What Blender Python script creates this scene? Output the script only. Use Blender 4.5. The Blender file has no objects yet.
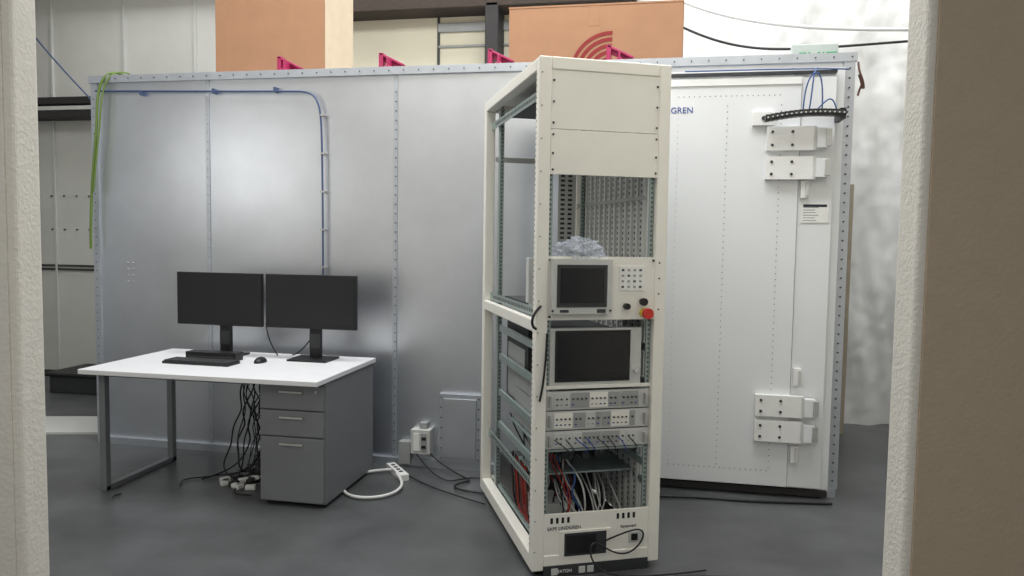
import bpy, bmesh, math, random
from mathutils import Vector, Matrix, noise
random.seed(4)
scene=bpy.context.scene
scene.view_settings.view_transform='Standard'
H=1.5
# ------------------------------------------------------------------ camera
yaw=math.radians(10.8);pitch=math.radians(-3.65);roll=math.radians(0.85)
R=(Matrix.Rotation(yaw,3,'Z')@Matrix.Rotation(pitch+math.pi/2,3,'X')@Matrix.Rotation(roll,3,'Z'))
cam=bpy.data.cameras.new('camera');co=bpy.data.objects.new('camera',cam);scene.collection.objects.link(co)
cam.sensor_width=36;cam.lens=740/1024*36;cam.clip_start=.02
co.matrix_world=Matrix.Translation((0,0,H))@R.to_4x4()
scene.camera=co
# ------------------------------------------------------------------ materials
def lin(c):
    return tuple(((v/255)/12.92 if v/255<=.04045 else ((v/255+.055)/1.055)**2.4) for v in c)+(1,)
def mat(name,rgb,rough=.5,metal=0,var=.06,scale=8,bump=0,bscale=60,emit=0,alpha=1,coords='Object',stretch=(1,1,1),spec=None):
    m=bpy.data.materials.new(name);m.use_nodes=True
    nt=m.node_tree;b=nt.nodes['Principled BSDF']
    b.inputs['Roughness'].default_value=rough;b.inputs['Metallic'].default_value=metal
    if spec is not None:b.inputs['Specular IOR Level'].default_value=spec
    tc=nt.nodes.new('ShaderNodeTexCoord');mp=nt.nodes.new('ShaderNodeMapping');mp.inputs['Scale'].default_value=stretch
    nt.links.new(tc.outputs[coords],mp.inputs[0])
    n=nt.nodes.new('ShaderNodeTexNoise');n.inputs['Scale'].default_value=scale;n.inputs['Detail'].default_value=6;n.inputs['Roughness'].default_value=.6
    nt.links.new(mp.outputs[0],n.inputs['Vector'])
    r=nt.nodes.new('ShaderNodeValToRGB');c=lin(rgb)
    r.color_ramp.elements[0].position=.3;r.color_ramp.elements[1].position=.7
    r.color_ramp.elements[0].color=tuple(x*(1-var) for x in c[:3])+(1,)
    r.color_ramp.elements[1].color=tuple(min(1,x*(1+var)) for x in c[:3])+(1,)
    nt.links.new(n.outputs['Fac'],r.inputs[0]);nt.links.new(r.outputs[0],b.inputs['Base Color'])
    if bump:
        n2=nt.nodes.new('ShaderNodeTexNoise');n2.inputs['Scale'].default_value=bscale;n2.inputs['Detail'].default_value=3
        nt.links.new(mp.outputs[0],n2.inputs['Vector'])
        bp=nt.nodes.new('ShaderNodeBump');bp.inputs['Strength'].default_value=bump;bp.inputs['Distance'].default_value=.01
        nt.links.new(n2.outputs['Fac'],bp.inputs['Height']);nt.links.new(bp.outputs[0],b.inputs['Normal'])
    if emit:
        b.inputs['Emission Color'].default_value=c;b.inputs['Emission Strength'].default_value=emit
    if alpha<1:b.inputs['Alpha'].default_value=alpha
    return m
GALV=mat('galvanized_steel',(208,212,218),.36,.97,.07,2.2,.35,1.1)
GALV2=mat('galvanized_trim',(188,193,200),.4,.7,.06,10)
BOLT=mat('bolt_dark',(70,72,74),.4,.6)
BOLTL=mat('bolt_light',(190,190,188),.35,.6)
DOORW=mat('door_white_paint',(228,230,231),.38,0,.02,2)
WHITE=mat('white_paint',(236,236,233),.45,0,.02)
CREAM=mat('cream_powder_coat',(240,237,227),.42,0,.02)
CREAM2=mat('cream_panel',(236,234,224),.45,0,.02)
BLACK=mat('black_plastic',(20,20,22),.45,0,.1)
SCREEN=mat('screen_glass',(12,13,15),.25,0,.05)
SCREEN2=mat('screen_matte',(18,19,22),.6,0,.05)
DGREY=mat('dark_grey',(52,54,56),.5,0,.1)
HOLE=mat('slot_grey',(84,88,88),.7)
GREY=mat('instrument_grey',(158,160,158),.5,0,.04)
LGREY=mat('light_grey',(200,201,197),.5,0,.04)
ZINC=mat('zinc_rail',(158,172,168),.4,.4,.1,20)
STEELG=mat('desk_grey_steel',(128,131,134),.42,.25,.04)
STEELD=mat('desk_side_grey',(126,128,131),.42,.2,.04)
DESKW=mat('desk_laminate',(224,224,226),.4,0,.015)
FLOOR=mat('concrete_floor',(82,84,85),.34,0,.42,1.3,.06,22)
PLAST=mat('textured_plaster_light',(218,213,202),.8,0,.03,20,.3,90)
TAN=mat('room_paint_shaded',(184,166,142),.8,0,.03,20,.2,90)  # tan paint with the right side's shade put into the colour
INSUL=mat('insulation_sheet',(228,228,226),.5,0,.04,4,.35,5)
PANEL=mat('building_panel',(206,206,200),.55,0,.05,2,.2,4)
CREAMP=mat('building_panel_cream',(224,218,194),.6,0,.05,2)
CEIL=mat('ceiling_sheet',(200,200,196),.7)
WOOD=mat('old_timber',(62,52,44),.8,0,.3,12,stretch=(1,8,8))
WOODL=mat('light_timber',(150,128,96),.7,0,.2,12)
FRAMEC=mat('frame_beige',(170,160,140),.6,0,.1)
DARK=mat('dark_steel',(48,46,46),.6,.2)
CARD=mat('cardboard',(156,116,86),.8,0,.06,6,.1,30)
CARDL=mat('cardboard_pale',(206,188,162),.8,0,.05)  # paler cardboard for the right side face of one box
REDINK=mat('red_ink',(128,36,36),.8)
MAG=mat('clamp_red',(160,40,84),.45,0,.1)
RED=mat('red_plastic',(205,44,34),.35)
GREEN=mat('green_cable',(96,120,50),.5)
BLUE=mat('blue_cable',(50,84,140),.5)
BLUE2=mat('conduit_blue_grey',(66,82,118),.4)
WCAB=mat('white_cable',(225,225,222),.45)
EXITG=mat('exit_green',(60,160,105),.5,emit=.15)
INK=mat('ink_dark',(40,44,60),.7)
INKB=mat('ink_blue',(40,70,150),.7)
PAPER=mat('paper',(236,236,232),.7)
SIGNB=mat('exit_sign_housing',(196,206,200),.6)
BAG=mat('clear_plastic_bag',(215,222,235),.2,0,.05,alpha=.33,bump=.8,bscale=40)
REDC=mat('red_cable',(150,40,32),.5)
BROWN=mat('brown_cable',(84,52,44),.5)
YEL=mat('yellow_plastic',(210,190,60),.5)

# ------------------------------------------------------------------ mesh helper
class B:
    def __init__(s,name,loc=(0,0,0),rz=0,bevel=.002,seg=2,parent=None):
        s.name=name;s.bm=bmesh.new();s.mats=[];s.loc=loc;s.rz=rz;s.bevel=bevel;s.seg=seg;s.parent=parent
    def mi(s,m):
        if m not in s.mats:s.mats.append(m)
        return s.mats.index(m)
    def add(s,geomfn,m,M=None,smooth=False):
        t=bmesh.new();geomfn(t)
        if M is not None: t.transform(M)
        i=s.mi(m)
        for f in t.faces:f.material_index=i;f.smooth=smooth
        me=bpy.data.meshes.new('tmp');t.to_mesh(me);t.free()
        s.bm.from_mesh(me);bpy.data.meshes.remove(me)
    def box(s,x0,x1,y0,y1,z0,z1,m,rot=None):
        c=Vector(((x0+x1)/2,(y0+y1)/2,(z0+z1)/2));R3=rot if rot else Matrix.Identity(3)
        hx,hy,hz=(x1-x0)/2,(y1-y0)/2,(z1-z0)/2
        vs=[s.bm.verts.new(c+R3@Vector((a*hx,b*hy,d*hz))) for a in (-1,1) for b in (-1,1) for d in (-1,1)]
        i=s.mi(m)
        for q in ((0,1,3,2),(4,6,7,5),(0,4,5,1),(2,3,7,6),(0,2,6,4),(1,5,7,3)):
            f=s.bm.faces.new([vs[k] for k in q]);f.material_index=i
    def cyl(s,c,r,l,axis,m,n=16,r2=None):
        r2=r if r2 is None else r2
        ax={'x':(Vector((0,1,0)),Vector((0,0,1)),Vector((1,0,0))),'y':(Vector((0,0,1)),Vector((1,0,0)),Vector((0,1,0))),'z':(Vector((1,0,0)),Vector((0,1,0)),Vector((0,0,1)))}[axis]
        c=Vector(c);i=s.mi(m)
        A=[];Bq=[]
        for k in range(n):
            t=2*math.pi*k/n;d=ax[0]*math.cos(t)+ax[1]*math.sin(t)
            A.append(s.bm.verts.new(c+d*r-ax[2]*l/2));Bq.append(s.bm.verts.new(c+d*r2+ax[2]*l/2))
        for k in range(n):
            f=s.bm.faces.new((A[k],A[(k+1)%n],Bq[(k+1)%n],Bq[k]));f.material_index=i;f.smooth=n>10
        f=s.bm.faces.new(A[::-1]);f.material_index=i
        f=s.bm.faces.new(Bq);f.material_index=i
    def done(s):
        me=bpy.data.meshes.new(s.name)
        bmesh.ops.recalc_face_normals(s.bm,faces=s.bm.faces)
        s.bm.to_mesh(me);s.bm.free()
        for m in s.mats:me.materials.append(m)
        o=bpy.data.objects.new(s.name,me);scene.collection.objects.link(o)
        o.location=s.loc;o.rotation_euler=(0,0,s.rz)
        if s.bevel:
            b=o.modifiers.new('bevel','BEVEL');b.width=s.bevel;b.segments=s.seg;b.limit_method='ANGLE';b.angle_limit=math.radians(50)
        if s.parent:o.parent=s.parent
        s.o=o
        return o
def cables(name,items,loc=(0,0,0),rz=0,parent=None):
    root=parent
    for k,(pts,r,m) in enumerate(items):
        cu=bpy.data.curves.new(name,'CURVE');cu.dimensions='3D';cu.bevel_depth=r;cu.bevel_resolution=3;cu.resolution_u=10
        sp=cu.splines.new('NURBS');sp.points.add(len(pts)-1)
        for i,p in enumerate(pts):sp.points[i].co=(p[0],p[1],p[2],1)
        sp.order_u=4;sp.use_endpoint_u=True
        cu.materials.append(m)
        nm=name if root is None else name+'_strand'
        o=bpy.data.objects.new(nm,cu);scene.collection.objects.link(o)
        if root is None:
            o.location=loc;o.rotation_euler=(0,0,rz);root=o
        else:
            o.parent=root
    return root
def text(name,body,size,loc,rot,m,parent=None,ext=.0008):
    cu=bpy.data.curves.new(name,'FONT');cu.body=body;cu.size=size;cu.extrude=ext;cu.materials.append(m)
    o=bpy.data.objects.new(name,cu);scene.collection.objects.link(o);o.location=loc;o.rotation_euler=rot
    if parent:o.parent=parent
    return o
FR=(math.pi/2,0,0)
# ------------------------------------------------------------------ shell
b=B('floor',bevel=0);b.box(-8.2,4.2,-1.5,6.95,-.1,0,FLOOR);b.done()
b=B('ceiling',bevel=0);b.box(-8.2,4.2,1.9,6.95,4.7,4.8,CEIL);b.done()
b=B('wall_left',bevel=0);b.box(-8.2,-8.0,1.9,6.95,0,4.7,PANEL);b.done()
b=B('wall_right',bevel=0);b.box(4.0,4.2,1.9,6.95,0,4.7,PANEL);b.done()
b=B('wall_back',bevel=.003)
b.box(-8,4,6.8,6.95,0,4.7,PANEL)
for x in (-6.2,-5.35,-4.55,-3.8,-3.0): b.box(x-.012,x+.012,6.775,6.8,0,4.7,LGREY)
b.box(-3.0,-1.2,6.77,6.8,2.4,4.0,CREAMP)
for x in (-2.02,): b.box(x-.012,x+.012,6.755,6.77,2.4,4.0,DGREY)
b.box(-2.02,-1.2,6.75,6.77,3.28,3.30,GREY)
b.box(-2.02,-1.2,6.74,6.77,3.42,3.5,GREY)
for z in (1.12,1.16): b.box(-8,-3.5,6.78,6.8,z,z+.02,BOLT)
b.box(-8,-3.5,6.76,6.8,0,.05,DARK)
for k in range(14):
    for z in (1.55,1.9): b.cyl((-7.6+k*.15,6.79,z),.008,.02,'y',BOLT,8)
b.done()
b=B('beam_timber',bevel=.01)
b.box(-8,4,6.55,6.8,3.98,4.12,WOODL)
b.box(-3.1,-.2,6.5,6.8,3.56,3.68,WOOD);b.box(-3.0,-.8,6.52,6.8,3.7,3.76,WOOD)
b.box(-1.52,-1.40,6.5,6.8,0,3.6,DARK);b.box(-6.58,-6.52,6.6,6.8,0,4.7,DARK)
b.done()
b=B('wall_girt',bevel=.004)
b.box(-8,-3.3,6.66,6.8,2.83,2.90,DARK);b.box(-8,-3.3,6.62,6.8,2.76,2.80,LGREY);b.box(-8,-3.3,6.6,6.8,2.68,2.75,DARK)
b.done()
def sheet(name,x0,x1,z0,z1,y,m,nx=90,nz=90,amp=.06):
    bm=bmesh.new();g=[]
    for i in range(nx+1):
        col=[]
        for j in range(nz+1):
            x=x0+(x1-x0)*i/nx;z=z0+(z1-z0)*j/nz
            d=amp*noise.noise(Vector((x*3.2,z*.7,1)))+amp*.6*noise.noise(Vector((x*8+z*1.2,z*1.2-x,5)))+amp*.12*noise.noise(Vector((x*13,z*9,5)))
            col.append(bm.verts.new((x,y-d,z)))
        g.append(col)
    for i in range(nx):
        for j in range(nz):
            f=bm.faces.new((g[i][j],g[i+1][j],g[i+1][j+1],g[i][j+1]));f.smooth=True
    me=bpy.data.meshes.new(name);bm.to_mesh(me);bm.free();me.materials.append(m)
    o=bpy.data.objects.new(name,me);scene.collection.objects.link(o);return o
sheet('insulation_sheet_hanging',-.3,3.95,.0,4.6,6.62,INSUL,190,170,.09)
cables('overhead_wire',[([(.0,6.45,3.40),(.45,6.4,3.12),(1.0,6.35,3.03),(1.8,6.35,3.10),(3.9,6.4,3.2)],.010,DARK),
  ([(.0,6.45,3.6),(.6,6.4,3.25),(1.3,6.35,3.12),(3.9,6.4,3.22)],.014,WCAB)])
cables('wall_wire',[([(-6.45,6.5,3.9),(-6.1,6.5,3.3),(-5.4,6.5,2.8),(-5.0,6.5,2.3)],.008,BLUE2)])
b=B('exit_sign',bevel=.008);b.box(1.0,1.34,6.10,6.15,2.84,3.04,SIGNB);b.box(1.14,1.18,6.15,6.5,2.88,2.98,DGREY);s=b.done()
text('letters','EXIT',.14,(1.045,6.098,2.88),FR,EXITG,s,.002)
b=B('door_1',bevel=.006)
b.box(1.86,2.25,5.85,5.91,.02,2.35,DOORW,Matrix.Rotation(.2,3,'Z'));b.box(1.845,1.862,5.8,5.86,.02,2.35,GREY);b.done()
b=B('door_frame_trim',bevel=.004)
b.box(1.49,1.52,6.2,6.3,0,1.98,FRAMEC);b.box(1.52,1.53,6.25,6.3,0,1.95,DGREY)
b.done()
# opening wall (foreground)
b=B('wall_front',rz=yaw,bevel=.018,seg=4)
b.box(-6,-1.328,1.98,2.10,0,3.2,PLAST)
b.box(-1.33,1.09,1.98,2.10,2.42,3.2,PLAST)
b.box(1.084,5,1.98,2.10,0,3.2,PLAST)
b.box(-6,5,1.98,2.1,3.2,4.6,PLAST)
b.done()
b=B('wall_front_paint',rz=yaw,bevel=0)
b.box(1.105,4.2,1.972,1.98,0,3.0,TAN);b.box(-4.2,-1.349,1.972,1.98,0,3.0,PLAST)  # right face coloured darker for its shade, left face kept light
b.done()
# ------------------------------------------------------------------ shielded chamber
b=B('shielded_chamber',bevel=.002)
X0,X1,YF,YB,T=-3.91,1.10,4.64,6.4,2.61
b.box(X0,X1,YF,YB,.0,T-.02,GALV)
b.box(X0-.02,X1+.02,YF-.025,YB+.02,T-.05,T,GALV2)
b.box(X0,X1,YF-.03,YF,0,.05,GALV2)
b.box(X0-.01,X0+.04,YF-.015,YF,.05,T-.05,GALV2)
b.box(X1-.05,X1+.01,YF-.02,YF,.05,T-.05,GALV2)
for x,w in ((-3.02,.014),(-1.67,.014),(-.42,.014)):
    b.box(x-w,x+w,YF-.008,YF,.05,T-.05,GALV2)
for x in (X0+.012,-1.665,-.42):
    n=40
    for k in range(n): b.cyl((x,YF-.012,.1+k*(T-.2)/n),.004,.012,'y',BOLT,8)
for k in range(40): b.cyl((-3.02,YF-.012,.1+k*(T-.2)/40),.004,.012,'y',BOLTL,8)
for k in range(50): b.cyl((X0+.1+k*.1,YF-.028,T-.025),.004,.01,'y',BOLT,8)
for k in range(45): b.cyl((X1-.02,YF-.024,.1+k*.055),.005,.012,'y',BOLT,8)
for i in range(2):
    for j in range(4): b.cyl((-3.66+i*.04,YF-.004,1.17+j*.045),.007,.01,'y',BOLTL,8)
b.box(-.02,1.05,YF-.05,YF,.04,2.52,DOORW)
L0,L1=.03,.806
b.box(L0,L1,4.53,4.588,.07,2.46,DOORW)
b.box(.81,.995,4.54,4.588,.07,2.46,DOORW)
b.box(L0,L1,4.522,4.53,2.42,2.46,WHITE);b.box(L0,L0+.02,4.522,4.53,.07,2.42,WHITE)
b.box(L0-.0,1.04,4.56,4.588,.015,.05,DARK)
b.box(L0,1.0,4.55,4.588,2.485,2.5,BOLT)
for x in (.40,.70,.12):
    for k in range(60): b.cyl((x,4.53,.18+k*.036),.003,.004,'y',BOLTL if x==.12 else BOLT,6)
for k in range(20):
    for z in (.16,2.36): b.cyl((.12+k*.03,4.53,z),.003,.004,'y',BOLT,6)
for z0,z1 in ((2.04,2.175),(1.875,2.005),(.495,.62),(.345,.47)):
    lo=.62 if z0>1 else .61
    b.box(lo,lo+.27,4.49,4.53,z0,z1,WHITE)
    b.box(lo+.255,lo+.27,4.485,4.49,z0,z1,LGREY)
    b.box(lo+.27,lo+.33,4.47,4.53,z0+.012,z1-.012,DOORW)
    b.box(lo+.315,lo+.345,4.46,4.52,z0+.02,z1-.02,BOLTL)
    for dx in (.03,.14):
        for dz in (.03,z1-z0-.03): b.cyl((lo+dx,4.488,z0+dz),.008,.008,'y',BOLT,10)
for z in (1.77,.68,.22):
    b.box(.82,.86,4.515,4.545,z,z+.1,WHITE);b.box(.845,.86,4.505,4.515,z+.01,z+.09,LGREY)
b.box(.54,.66,4.50,4.53,2.185,2.26,WHITE);b.cyl((.6,4.498,2.225),.012,.01,'y',BOLT)
b.box(.83,.98,4.535,4.54,1.63,1.74,PAPER)
for k in range(6): b.box(.84,.84+.06+.06*random.random(),4.5345,4.535,1.64+k*.015,1.645+k*.015,GREY)
b.box(.84,.97,4.5345,4.535,1.72,1.735,INK)
chamber=b.done()
text('logo_lettering','GREN',.05,(.075,4.5285,2.265),FR,INKB,chamber)
b=B('access_hatch',bevel=.002,parent=chamber)
b.box(-1.35,-1.07,4.60,4.64,.05,.50,GALV2);b.box(-1.32,-1.10,4.592,4.60,.08,.47,GALV)
for x in (-1.335,-1.085):
    for k in range(7): b.cyl((x,4.598,.075+k*.067),.005,.01,'y',BOLT,8)
b.done()
b=B('cable_chain',bevel=.002,parent=chamber)
n=17
for k in range(n):
    t=k/(n-1);x=.61+.40*t;z=2.232+.016*math.sin(t*3)-.02*(1-t)
    b.box(x-.0125,x+.0125,4.40,4.455,z-.018,z+.018,BLACK)
    b.cyl((x+.012,4.398,z),.008,.008,'y',DGREY,10)
    b.cyl((x,4.397,z),.005,.008,'y',LGREY,8)
b.box(.99,1.02,4.40,4.56,2.2,2.26,BLACK)
b.done()
cables('blue_cable_loops',[([(.15,4.5,2.5),(.5,4.5,2.5),(.9,4.5,2.5),(1.06,4.55,2.5)],.004,BLUE),
 ([(.80,4.43,2.24),(.80,4.42,2.40),(.86,4.4,2.5),(.90,4.42,2.42),(.90,4.43,2.24)],.004,BLUE),
 ([(.83,4.43,2.24),(.85,4.42,2.40),(.84,4.42,2.46),(.88,4.5,2.5)],.004,BLUE),
 ([(.86,4.43,2.24),(.93,4.42,2.32),(.95,4.42,2.35),(.98,4.43,2.24)],.004,BLUE)])
cables('power_cord',[([(1.12,4.6,2.55),(1.12,4.58,2.48),(1.16,4.58,2.44),(1.13,4.6,2.4),(1.125,4.6,2.36)],.006,BROWN),
 ([(1.13,4.6,2.48),(1.15,4.6,2.43),(1.15,4.6,2.40)],.011,BROWN)])
wc=cables('blue_conduit',[([(-3.86,4.6,2.50),(-3.6,4.6,2.495),(-2.9,4.6,2.475),(-2.35,4.6,2.465),(-2.24,4.6,2.46),(-2.18,4.6,2.38),(-2.165,4.6,2.2),(-2.16,4.6,1.6),(-2.16,4.6,1.1)],.0065,BLUE2)],parent=None)
wc.parent=chamber
b=B('clips',bevel=0,parent=wc)
for x in (-3.5,-2.95,-2.5):b.box(x-.008,x+.008,4.59,4.64,2.463,2.495,BLUE2)
for z in (1.3,1.55,1.8,2.05,2.3):b.box(-2.175,-2.145,4.59,4.64,z,z+.012,BOLTL)
b.done()
cables('green_ground_cable',[([(-3.72,4.70,2.63),(-3.78,4.62,2.66),(-3.84,4.585,2.5),(-3.83,4.58,2.3),(-3.87,4.58,2.0),(-3.90,4.58,1.7),(-3.905,4.58,1.4)],.009,GREEN),
 ([(-3.68,4.72,2.64),(-3.74,4.62,2.66),(-3.80,4.58,2.5),(-3.80,4.575,2.3),(-3.85,4.575,2.0),(-3.87,4.575,1.8)],.006,GREEN)])
b=B('outlet_box',bevel=.006,parent=chamber)
b.box(-1.53,-1.40,4.56,4.64,.1,.26,LGREY);b.box(-1.48,-1.43,4.59,4.64,.26,.30,GREY)
b.box(-1.51,-1.47,4.555,4.56,.12,.24,PAPER);b.box(-1.46,-1.42,4.555,4.56,.12,.24,GREY)
for z in (.15,.205): b.box(-1.455,-1.425,4.55,4.556,z-.01,z+.01,BLACK)
b.box(-1.62,-1.54,4.58,4.64,.02,.17,GREY)
b.done()
for i,x in enumerate((-2.47,-1.74,-1.0,-.24)):
    b=B('beam_clamp',loc=(x,4.76,T),bevel=.003)
    b.box(-.02,.02,-.1,.1,0,.02,MAG);b.box(-.006,.006,-.1,.1,.0,.07,MAG);
    b.box(-.09,.09,-.03,.03,.07,.085,MAG,Matrix.Rotation(.45,3,'Y'))
    b.box(-.09,.09,-.004,.004,.04,.07,MAG,Matrix.Rotation(.45,3,'Y'))
    b.box(-.085,-.055,-.03,.03,.0,.12,MAG)
    b.done()
def carton(name,w,d,h,loc,rz,logo=False,side=CARD):
    b=B(name,loc=loc,rz=rz,bevel=.004)
    b.box(0,w,0,d,0,h,CARD)
    b.box(w,w+.004,.01,d-.01,.01,h-.01,side)
    b.box(-.004,w+.004,-.004,d+.004,h-.012,h,CARD)
    b.box(w*.47,w*.53,-.002,0,h*.7,h,CARD)
    if logo:
        def arcs(bm):
            for k in range(6):
                r0=.04+k*.042;r1=r0+.026
                pr=None
                for a in range(0,13):
                    t=math.radians(88+a*7.5)
                    p=(bm.verts.new((.70+r0*math.cos(t),-.003,.03+r0*math.sin(t))),bm.verts.new((.70+r1*math.cos(t),-.003,.03+r1*math.sin(t))))
                    if pr:bm.faces.new((pr[0],p[0],p[1],pr[1]))
                    pr=p
        b.add(arcs,REDINK)
    b.done()
carton('cardboard_box',.86,.55,.95,(-3.25,5.1,T),0.02,False,CARDL)
carton('cardboard_box',1.17,.6,.49,(-1.02,5.1,T),0,True)
# ------------------------------------------------------------------ desk
DX0,DX1,DY0,DY1,DZ=-3.20,-1.74,3.63,4.48,.735
b=B('office_desk',bevel=.003)
b.box(DX0,DX1,DY0,DY1,DZ-.028,DZ,DESKW)
lx=DX0+.05
b.box(lx,lx+.04,DY0+.10,DY0+.14,0,DZ-.028,STEELG);b.box(lx,lx+.04,DY1-.14,DY1-.10,0,DZ-.028,STEELG)
b.box(lx,lx+.04,DY0+.10,DY1-.10,0,.03,STEELG);b.box(lx,lx+.04,DY0+.10,DY1-.10,DZ-.06,DZ-.028,STEELG)
b.box(lx,DX1-.5,DY1-.14,DY1-.1,DZ-.07,DZ-.028,STEELG)
b.box(lx,DX1-.5,DY0+.12,DY0+.16,DZ-.06,DZ-.028,STEELG)
px0,px1,py0,py1=-2.14,-1.75,3.74,4.46
b.box(px0,px1,py0+.02,py1,.02,DZ-.028,STEELD)
b.box(px0+.02,px1-.02,py0+.05,py1-.05,.0,.02,BLACK)
z=.03
for h in (.37,.15,.145):
    b.box(px0+.006,px1-.006,py0,py0+.02,z,z+h-.008,STEELG)
    b.box((px0+px1)/2-.07,(px0+px1)/2+.07,py0-.014,py0-.004,z+h-.052,z+h-.04,BOLTL)
    for sx in (-.065,.065): b.box((px0+px1)/2+sx-.005,(px0+px1)/2+sx+.005,py0-.01,py0,z+h-.052,z+h-.04,BOLTL)
    z+=h
b.cyl((px1-.05,py0-.002,z-.04),.009,.006,'y',BOLTL)
b.done()
def monitor(x0,x1,y,rz):
    w=x1-x0;cx=(x0+x1)/2
    b=B('computer_monitor',loc=(cx,y,DZ),rz=rz,bevel=.003)
    z0,z1=.20,.535
    b.box(-w/2,w/2,-.012,.018,z0,z1,BLACK)
    b.box(-w/2+.007,w/2-.007,-.014,-.011,z0+.018,z1-.007,SCREEN2)
    b.box(-w*.3,w*.3,.018,.05,z0+.06,z1-.06,BLACK)
    b.box(-.035,.035,.05,.085,.012,.40,BLACK);b.box(-.03,.03,.03,.06,.27,.38,BLACK)
    b.box(-.036,.036,.048,.05,.07,.16,DGREY)
    b.box(-.13,.13,-.07,.13,0,.012,BLACK)
    return b.done()
monitor(-3.01,-2.41,4.27,-.03)
monitor(-2.385,-1.785,4.27,0)
b=B('docking_station',bevel=.006)
b.box(-2.84,-2.50,4.1,4.185,DZ,DZ+.05,BLACK);b.box(-2.83,-2.51,4.098,4.1,DZ+.018,DZ+.026,DGREY)
b.done()
b=B('keyboard',loc=(-2.66,3.99,DZ),rz=-.03,bevel=.0015)
b.box(-.22,.22,-.065,.065,0,.016,BLACK)
for r in range(5):
    for c in range(20): b.box(-.213+c*.0215,-.195+c*.0215,-.058+r*.024,-.038+r*.024,.016,.023,DGREY)
b.done()
b=B('computer_mouse',bevel=0)
def dome(bm):
    bmesh.ops.create_uvsphere(bm,u_segments=20,v_segments=12,radius=1)
    for v in bm.verts:
        if v.co.z<0:v.co.z=0
b.add(dome,BLACK,Matrix.Translation((-2.345,4.12,DZ))@Matrix.Diagonal((.033,.055,.034,1)),True)
b.cyl((-2.345,4.09,DZ+.027),.006,.006,'x',DGREY,10)
b.done()
cables('monitor_cable',[([(-2.44,4.36,.95),(-2.46,4.4,.85),(-2.40,4.38,.78),(-2.36,4.36,.742)],.004,BLACK),([(-2.05,4.36,.95),(-2.15,4.38,.86),(-2.2,4.4,.76),(-2.28,4.4,.742)],.004,BLACK)])
items=[]
for k in range(30):
    x=-2.56+random.random()*.34;y=4.2+random.random()*.2
    pts=[(x,y+.05,DZ-.045)]
    dx=0
    for j in range(6):
        dx+=random.uniform(-.07,.055)
        pts.append((x+dx,y+random.uniform(-.08,.05),.65-.105*j-random.random()*.05))
    pts.append((x+dx,y-.1,.02));pts.append((x+dx+random.uniform(-.2,.2),y-random.random()*.3,.012))
    items.append((pts,.003+random.random()*.002,BLACK))
cables('desk_cable_tangle',items)
b=B('power_adapters',bevel=.006)
for k in range(12):
    x=-2.62+random.random()*.36;y=3.9+random.random()*.3
    b.box(x-.03,x+.03,y-.018,y+.018,0,.028,WCAB if k%3 else BLACK,Matrix.Rotation(random.random()*3,3,'Z'))
b.done()
cables('floor_cables',[([(-2.55,4.2,.01),(-2.75,4.0,.01),(-2.85,4.05,.01),(-2.75,3.9,.01)],.004,BLACK),
 ([(-2.98,3.62,.01),(-3.04,3.7,.01),(-2.95,3.72,.01),(-3.0,3.66,.01)],.004,BLACK),
 ([(-2.3,4.1,.01),(-2.5,3.9,.01),(-2.35,3.8,.01),(-2.25,3.85,.01)],.005,BLACK),
 ([(-1.4,4.58,.1),(-1.2,4.45,.012),(-1.0,4.4,.012),(-1.25,4.25,.012),(-1.0,4.15,.012),(-.75,4.2,.012)],.006,BLACK),
 ([(-1.5,4.58,.1),(-1.3,4.35,.012),(-1.15,4.3,.012),(-1.1,4.5,.012),(-.85,4.4,.012)],.005,BLACK),
 ([(-.2,4.3,.01),(.2,4.42,.01),(.5,4.38,.01),(.8,4.43,.01),(1.05,4.47,.01)],.007,BLACK),
 ([(-1.5,4.4,.012),(-1.3,4.2,.012),(-1.1,4.1,.012),(-.9,4.0,.012)],.004,BLACK)])
cables('white_extension_cord',[([(-1.55,4.45,.03),(-1.75,4.42,.015),(-1.85,4.3,.015),(-1.80,4.05,.015),(-1.66,3.9,.015),(-1.44,3.98,.015),(-1.43,4.2,.02),(-1.55,4.35,.03)],.009,WCAB)])
b=B('power_strip',loc=(-1.57,4.42,0),rz=-.9,bevel=.008)
b.box(-.14,.14,-.028,.028,0,.04,WHITE)
for k in range(4): b.box(-.095+k*.05,-.07+k*.05,-.012,.012,.04,.043,BLACK)
b.done()
b=B('floor_cardboard_sheet',bevel=.002);b.box(-4.9,-4.1,4.7,5.2,.0,.02,LGREY,Matrix.Rotation(.25,3,'Z'));b.done()
b=B('dark_storage_bin',bevel=.01);b.box(-5.6,-4.7,6.0,6.5,0,.16,DGREY);b.box(-5.65,-4.65,5.97,6.53,.16,.19,BLACK);b.done()
# ------------------------------------------------------------------ rack
RO=(-.497,3.165,0);RZ=math.radians(24.6)
W,D,HT=.61,1.17,2.29
b=B('equipment_rack',loc=RO,rz=RZ,bevel=.006,seg=3)
P=.055
for x in (0,W-P):
    for y in (0,D-P): b.box(x,x+P,y,y+P,.03,HT,CREAM)
for z0,z1 in ((HT-.055,HT),(.03,.10)):
    for x in (0,W-P): b.box(x,x+P,P,D-P,z0,z1,CREAM)
    for y in (0,D-P): b.box(P,W-P,y,y+P,z0,z1,CREAM)
for x in (0,W-.03): b.box(x,x+.03,P,D-P,1.10,1.155,CREAM)
b.box(P,W-P,P,D-P,HT-.02,HT-.005,CREAM)
for x in (.03,W-.07):
    for y in (.04,D-.08): b.box(x,x+.04,y,y+.04,0,.03,BLACK)
rack=b.done()
def part(name,bev=.0015): return B(name,parent=rack,bevel=bev)
b=part('blanking_panels')
b.box(P,W-P,.004,.012,1.985,HT-.055,CREAM2);b.box(P,W-P,.002,.010,1.79,1.982,CREAM2)
for z in (1.81,1.88,1.96,2.01,2.10,2.19):
    for x in (P+.010,W-P-.010): b.cyl((x,.0,z),.005,.006,'y',BOLT,8)
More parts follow.
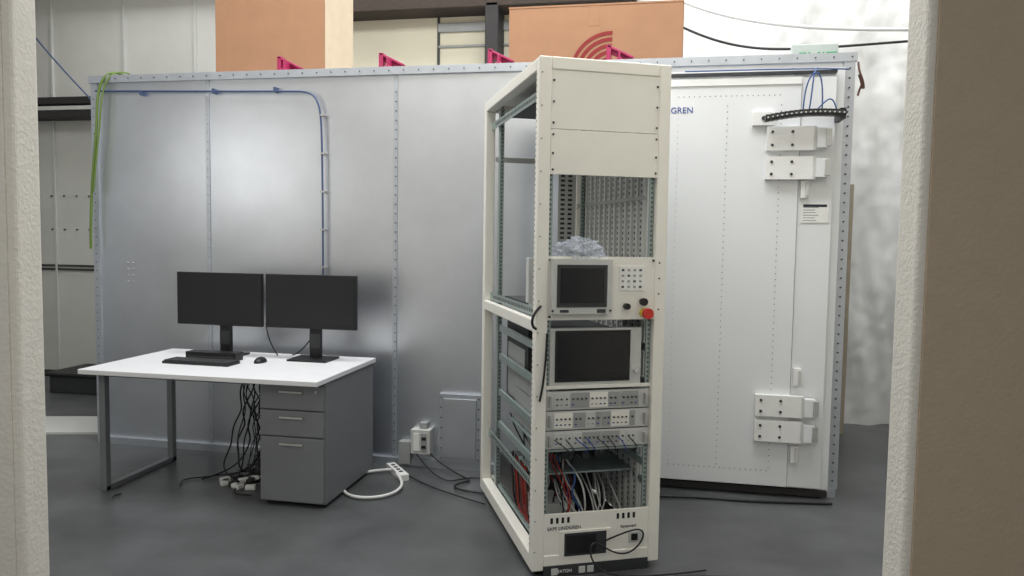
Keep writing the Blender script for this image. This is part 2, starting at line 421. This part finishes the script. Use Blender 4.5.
for k in range(16):
    b.cyl((.012,-.001,.12+k*.14),.003,.004,'y',BOLT,8)
b.done()
b=part('mounting_rails',0)
for x in (P,W-P-.022):
    for y in (.03,.98):
        b.box(x,x+.022,y,y+.004,.1,HT-.06,ZINC)
        b.box(x if x<.3 else x+.018,x+.004 if x<.3 else x+.022,y,y+.05,.1,HT-.06,ZINC)
        for k in range(100): b.box(x+.007,x+.015,y-.001,y,.115+k*.0214,.125+k*.0214,HOLE)
for k in range(84): b.box(-.0005,.0015,.04,.046,.14+k*.025,.148+k*.025,HOLE)
for z in (HT-.16,1.16,.36):
    for x in (.035,W-.045):
        b.box(x,x+.004,P,D-P,z,z+.04,ZINC)
        for k in range(32): b.box(x-.001,x,P+.02+k*.03,P+.035+k*.03,z+.012,z+.028,HOLE)
for z in (1.00,.84,.64,.46):
    b.box(.045,.06,.05,.9,z,z+.035,ZINC);b.box(W-.06,W-.045,.05,.9,z,z+.035,ZINC)
b.done()
b=part('slotted_side_panel',0)
b.box(W-.040,W-.034,.14,D-.06,.12,HT-.06,LGREY)
for k in range(13):
    y=.15+k*.073
    b.box(W-.052,W-.040,y,y+.022,.12,HT-.06,LGREY)
    for j in range(76): b.box(W-.0412,W-.040,y+.034,y+.062,.14+j*.028,.154+j*.028,DGREY)
for z in (1.2,1.7,2.0): b.box(W-.056,W-.04,.14,D-.06,z,z+.02,GREY)
b.box(.44,W-.06,D-.05,D-.044,.12,HT-.06,LGREY)
for j in range(70):
    for x in (.455,.50): b.box(x,x+.025,D-.0515,D-.05,.2+j*.028,.213+j*.028,DGREY)
b.box(.06,W-.06,D-.05,D-.044,1.95,1.98,LGREY)
b.done()
b=part('control_panel')
b.box(P,W-P,.006,.014,1.155,1.435,CREAM2)
b.box(P,W-P,.014,.4,1.155,1.165,LGREY)
b.box(.06,.345,.014,.35,1.18,1.42,LGREY)
b.box(.062,.34,-.03,.008,1.185,1.425,LGREY)
b.box(.085,.315,-.034,-.03,1.215,1.40,DGREY)
b.box(.10,.30,-.037,-.034,1.235,1.385,SCREEN)
for x in (.068,.334): b.cyl((x-.002,-.034,1.2),.005,.008,'y',BOLT,8)
b.box(.1,.14,-.032,-.03,1.192,1.204,BOLT)
b.box(.27,.31,-.033,-.03,1.19,1.206,DGREY)
b.box(.385,.505,.002,.006,1.285,1.395,PAPER)
for r in range(4):
    for c in range(4): b.box(.395+c*.028,.408+c*.028,.001,.002,1.297+r*.025,1.307+r*.025,GREY if (r+c)%3 else HOLE)
b.cyl((.42,-.008,1.215),.014,.025,'y',BLACK,16);b.cyl((.50,-.008,1.235),.017,.025,'y',BLACK,16)
b.cyl((.505,-.004,1.185),.02,.02,'y',YEL,20);b.cyl((.505,-.03,1.185),.012,.035,'y',RED,16);b.cyl((.505,-.045,1.185),.024,.022,'y',RED,24)
for z in (1.17,1.42):
    for x in (P+.008,W-P-.008): b.cyl((x,.004,z),.006,.006,'y',BOLT,8)
for z in (1.2,1.27,1.34,1.41): b.cyl((W-.035,-.001,z),.004,.004,'y',BOLT,8)
b.done()
bm=bmesh.new();bmesh.ops.create_icosphere(bm,subdivisions=5,radius=1)
for v in bm.verts:
    n=v.co.normalized();d=1+.28*noise.noise(n*2.3)+.3*abs(noise.noise(n*5))+.08*noise.noise(n*14)
    v.co=Vector((n.x*.105*d,n.y*.09*d,max(-.02,n.z*.065*d)))
for f in bm.faces:f.smooth=True
me=bpy.data.meshes.new('bag');bm.to_mesh(me);bm.free();me.materials.append(BAG)
bag=bpy.data.objects.new('plastic_bag',me);scene.collection.objects.link(bag);bag.parent=rack;bag.location=(.22,.07,1.446)
b=part('rack_display')
b.box(.07,W-.1,.03,.07,.86,1.115,LGREY)
b.box(.10,.455,.024,.03,.875,1.105,BLACK);b.box(.115,.445,.022,.024,.89,1.09,SCREEN)
b.box(.10,.48,.07,.3,.87,1.08,DGREY)
b.box(P,W-P,.02,.03,.845,.86,CREAM2)
b.cyl((.485,.02,.92),.012,.02,'y',LGREY,12)
b.done()
b=part('instrument_stack')
z=.575
for i,h in enumerate((.085,.09,.09)):
    b.box(.07,W-.075,.03,.62,z,z+h-.006,GREY)
    b.box(P,W-P,.024,.03,z,z+h-.006,LGREY)
    for x in (.072,W-.085):
        b.box(x,x+.008,-.004,.024,z+.014,z+h-.024,BOLTL)
    x=.10
    while x<W-.14:
        w_=random.choice((.03,.045,.06,.09))
        w_=min(w_,W-.10-x)
        b.box(x,x+w_-.004,.021,.024,z+.008,z+h-.014,random.choice((LGREY,GREY,CREAM2)))
        for q in range(max(1,int(w_/.022))):
            b.cyl((x+.011+q*.02,.017,z+h*.55),.004,.01,'y',BOLT,8)
            b.box(x+.006+q*.02,x+.016+q*.02,.0195,.021,z+.02,z+.026,random.choice((DGREY,GREY,INKB)))
        x+=w_
    z+=h
b.box(P,W-P,.03,.7,.56,.57,ZINC)
for x in (.12,.2,.3,.36): b.box(x,x+.03,.2,.5,.47,.56,DGREY)
b.done()
b=part('equipment_boxes')
b.box(.09,W-.09,.45,.9,.62,1.07,DGREY);b.box(.085,.09,.5,.85,.66,.95,GREY)
b.box(.06,.3,.35,.85,1.165,1.20,BLACK)
b.box(.06,.075,.12,.4,1.2,1.42,LGREY)
b.box(.07,.5,.6,.95,.13,.30,DGREY)
b.box(.06,W-.06,.1,.95,.10,.115,ZINC)
b.box(.10,.3,.3,.5,.13,.22,LGREY);b.box(.32,.48,.2,.45,.13,.2,BLACK)
b.box(.1,.5,.1,.9,HT-.12,HT-.08,BLACK)
b.box(P,W-P,.2,.5,.40,.408,ZINC)
b.done()
b=part('power_panel')
b.box(P,W-P,.004,.014,.055,.285,CREAM)
for g in ((.085,4),(.40,4)):
    for k in range(g[1]):
        b.box(g[0]+k*.026,g[0]+.012+k*.026,.0025,.004,.242,.268,BLACK)
b.box(.13,.37,-.002,.004,.08,.205,CREAM2)
b.box(.15,.35,-.004,-.002,.09,.195,DGREY);b.box(.16,.30,-.006,-.004,.10,.185,BLACK)
b.box(.46,.53,-.004,.004,.13,.18,LGREY);b.box(.47,.50,-.01,-.004,.14,.17,BLACK)
b.box(P,W-P,-.004,.01,.0,.052,DGREY)
for x in (.09,.22,.26): b.box(x,x+.03,-.008,-.004,.01,.04,LGREY)
b.done()
text('lettering_1','SAFE LINDGREN',.022,(.07,.003,.212),FR,INK,rack)
text('lettering_2','Equipment',.018,(.42,.003,.20),FR,INK,rack)
text('lettering_3','EATON',.02,(.12,-.005,.018),FR,PAPER,rack)
it=[]
for k in range(30):
    m=random.choice([BLACK,BLACK,BLACK,REDC,BLUE,LGREY,LGREY,BLACK])
    x=.05+random.random()*.2;y=.15+random.random()*.6
    pts=[(x,y,.56+random.random()*.1)]
    for j in range(4): pts.append((x+random.uniform(-.03,.15),y+random.uniform(-.12,.12),.5-.1*j))
    pts.append((x+random.random()*.1,y,.125))
    it.append((pts,.003+random.random()*.002,m))
for k in range(16):
    y=.12+random.random()*.5
    it.append(([(.045,y,.42),(.04,y+.03,.34),(.045,y-.04,.27),(.055,y+.05,.18),(.07,y,.13)],.004,random.choice([REDC,BLACK,BLACK,BROWN,BROWN])))
for k in range(14):
    x=.2+random.random()*.3
    it.append(([(x,.06+random.random()*.2,.135),(x+random.uniform(-.1,.1),.1,.19),(x+random.uniform(-.1,.1),.2,.17),(x+random.uniform(-.1,.1),.3,.25),(x,.5,.4)],.004,random.choice([BLACK,WCAB,WCAB,LGREY])))
for k in range(8):
    x=.1+k*.05
    it.append(([(x,.01,.62),(x+.02,-.02,.60),(x+random.uniform(.02,.1),-.015,.56),(x+.06,.08,.54)],.0025,random.choice([BLACK,INKB,BLACK])))
it.append(([(.03,.12,2.1),(.03,.13,1.9),(.045,.12,1.75),(.04,.15,1.5)],.008,BLACK))
it.append(([(.02,-.012,1.22),(-.03,-.02,1.18),(-.03,-.02,1.13),(.0,-.012,1.12)],.006,BLACK))
it.append(([(.05,-.01,1.1),(.045,-.012,.9),(.02,-.012,.8)],.005,BLACK))
it.append(([(.34,-.01,.15),(.42,-.05,.2),(.5,-.05,.22),(.53,-.03,.16),(.45,-.05,.09),(.36,-.03,.1),(.25,-.05,.2),(.24,-.08,.05),(.4,-.12,.01),(.8,-.1,.01)],.004,BLACK))
it.append(([(.3,-.05,.01),(.5,-.15,.01),(.7,-.12,.01),(.9,-.2,.01)],.006,BLACK))
cables('rack_cables',it,parent=rack)
# ------------------------------------------------------------------ lights
def area(name,loc,sx,sy,power,col=(1,1,1),rot=(0,0,0)):
    l=bpy.data.lights.new(name,'AREA');l.shape='RECTANGLE';l.size=sx;l.size_y=sy;l.energy=power;l.color=col
    o=bpy.data.objects.new(name,l);scene.collection.objects.link(o);o.location=loc;o.rotation_euler=rot
area('skylight_panel',(-1.2,3.5,4.6),5,1.6,205,(.97,.985,1))
area('skylight_panel',(-1,6.2,4.6),9,1.0,165,(.98,.99,1))
area('window_light',(-4.4,1.75,2.25),1.1,.9,8,(1,.99,.97),(math.radians(90),0,0))
area('room_light',(-.7,-.3,2.9),1.5,1.5,33,(1,.95,.86))
w=bpy.data.worlds.new('world');scene.world=w;w.use_nodes=True
w.node_tree.nodes['Background'].inputs[0].default_value=(.81,.84,.87,1);w.node_tree.nodes['Background'].inputs[1].default_value=.35
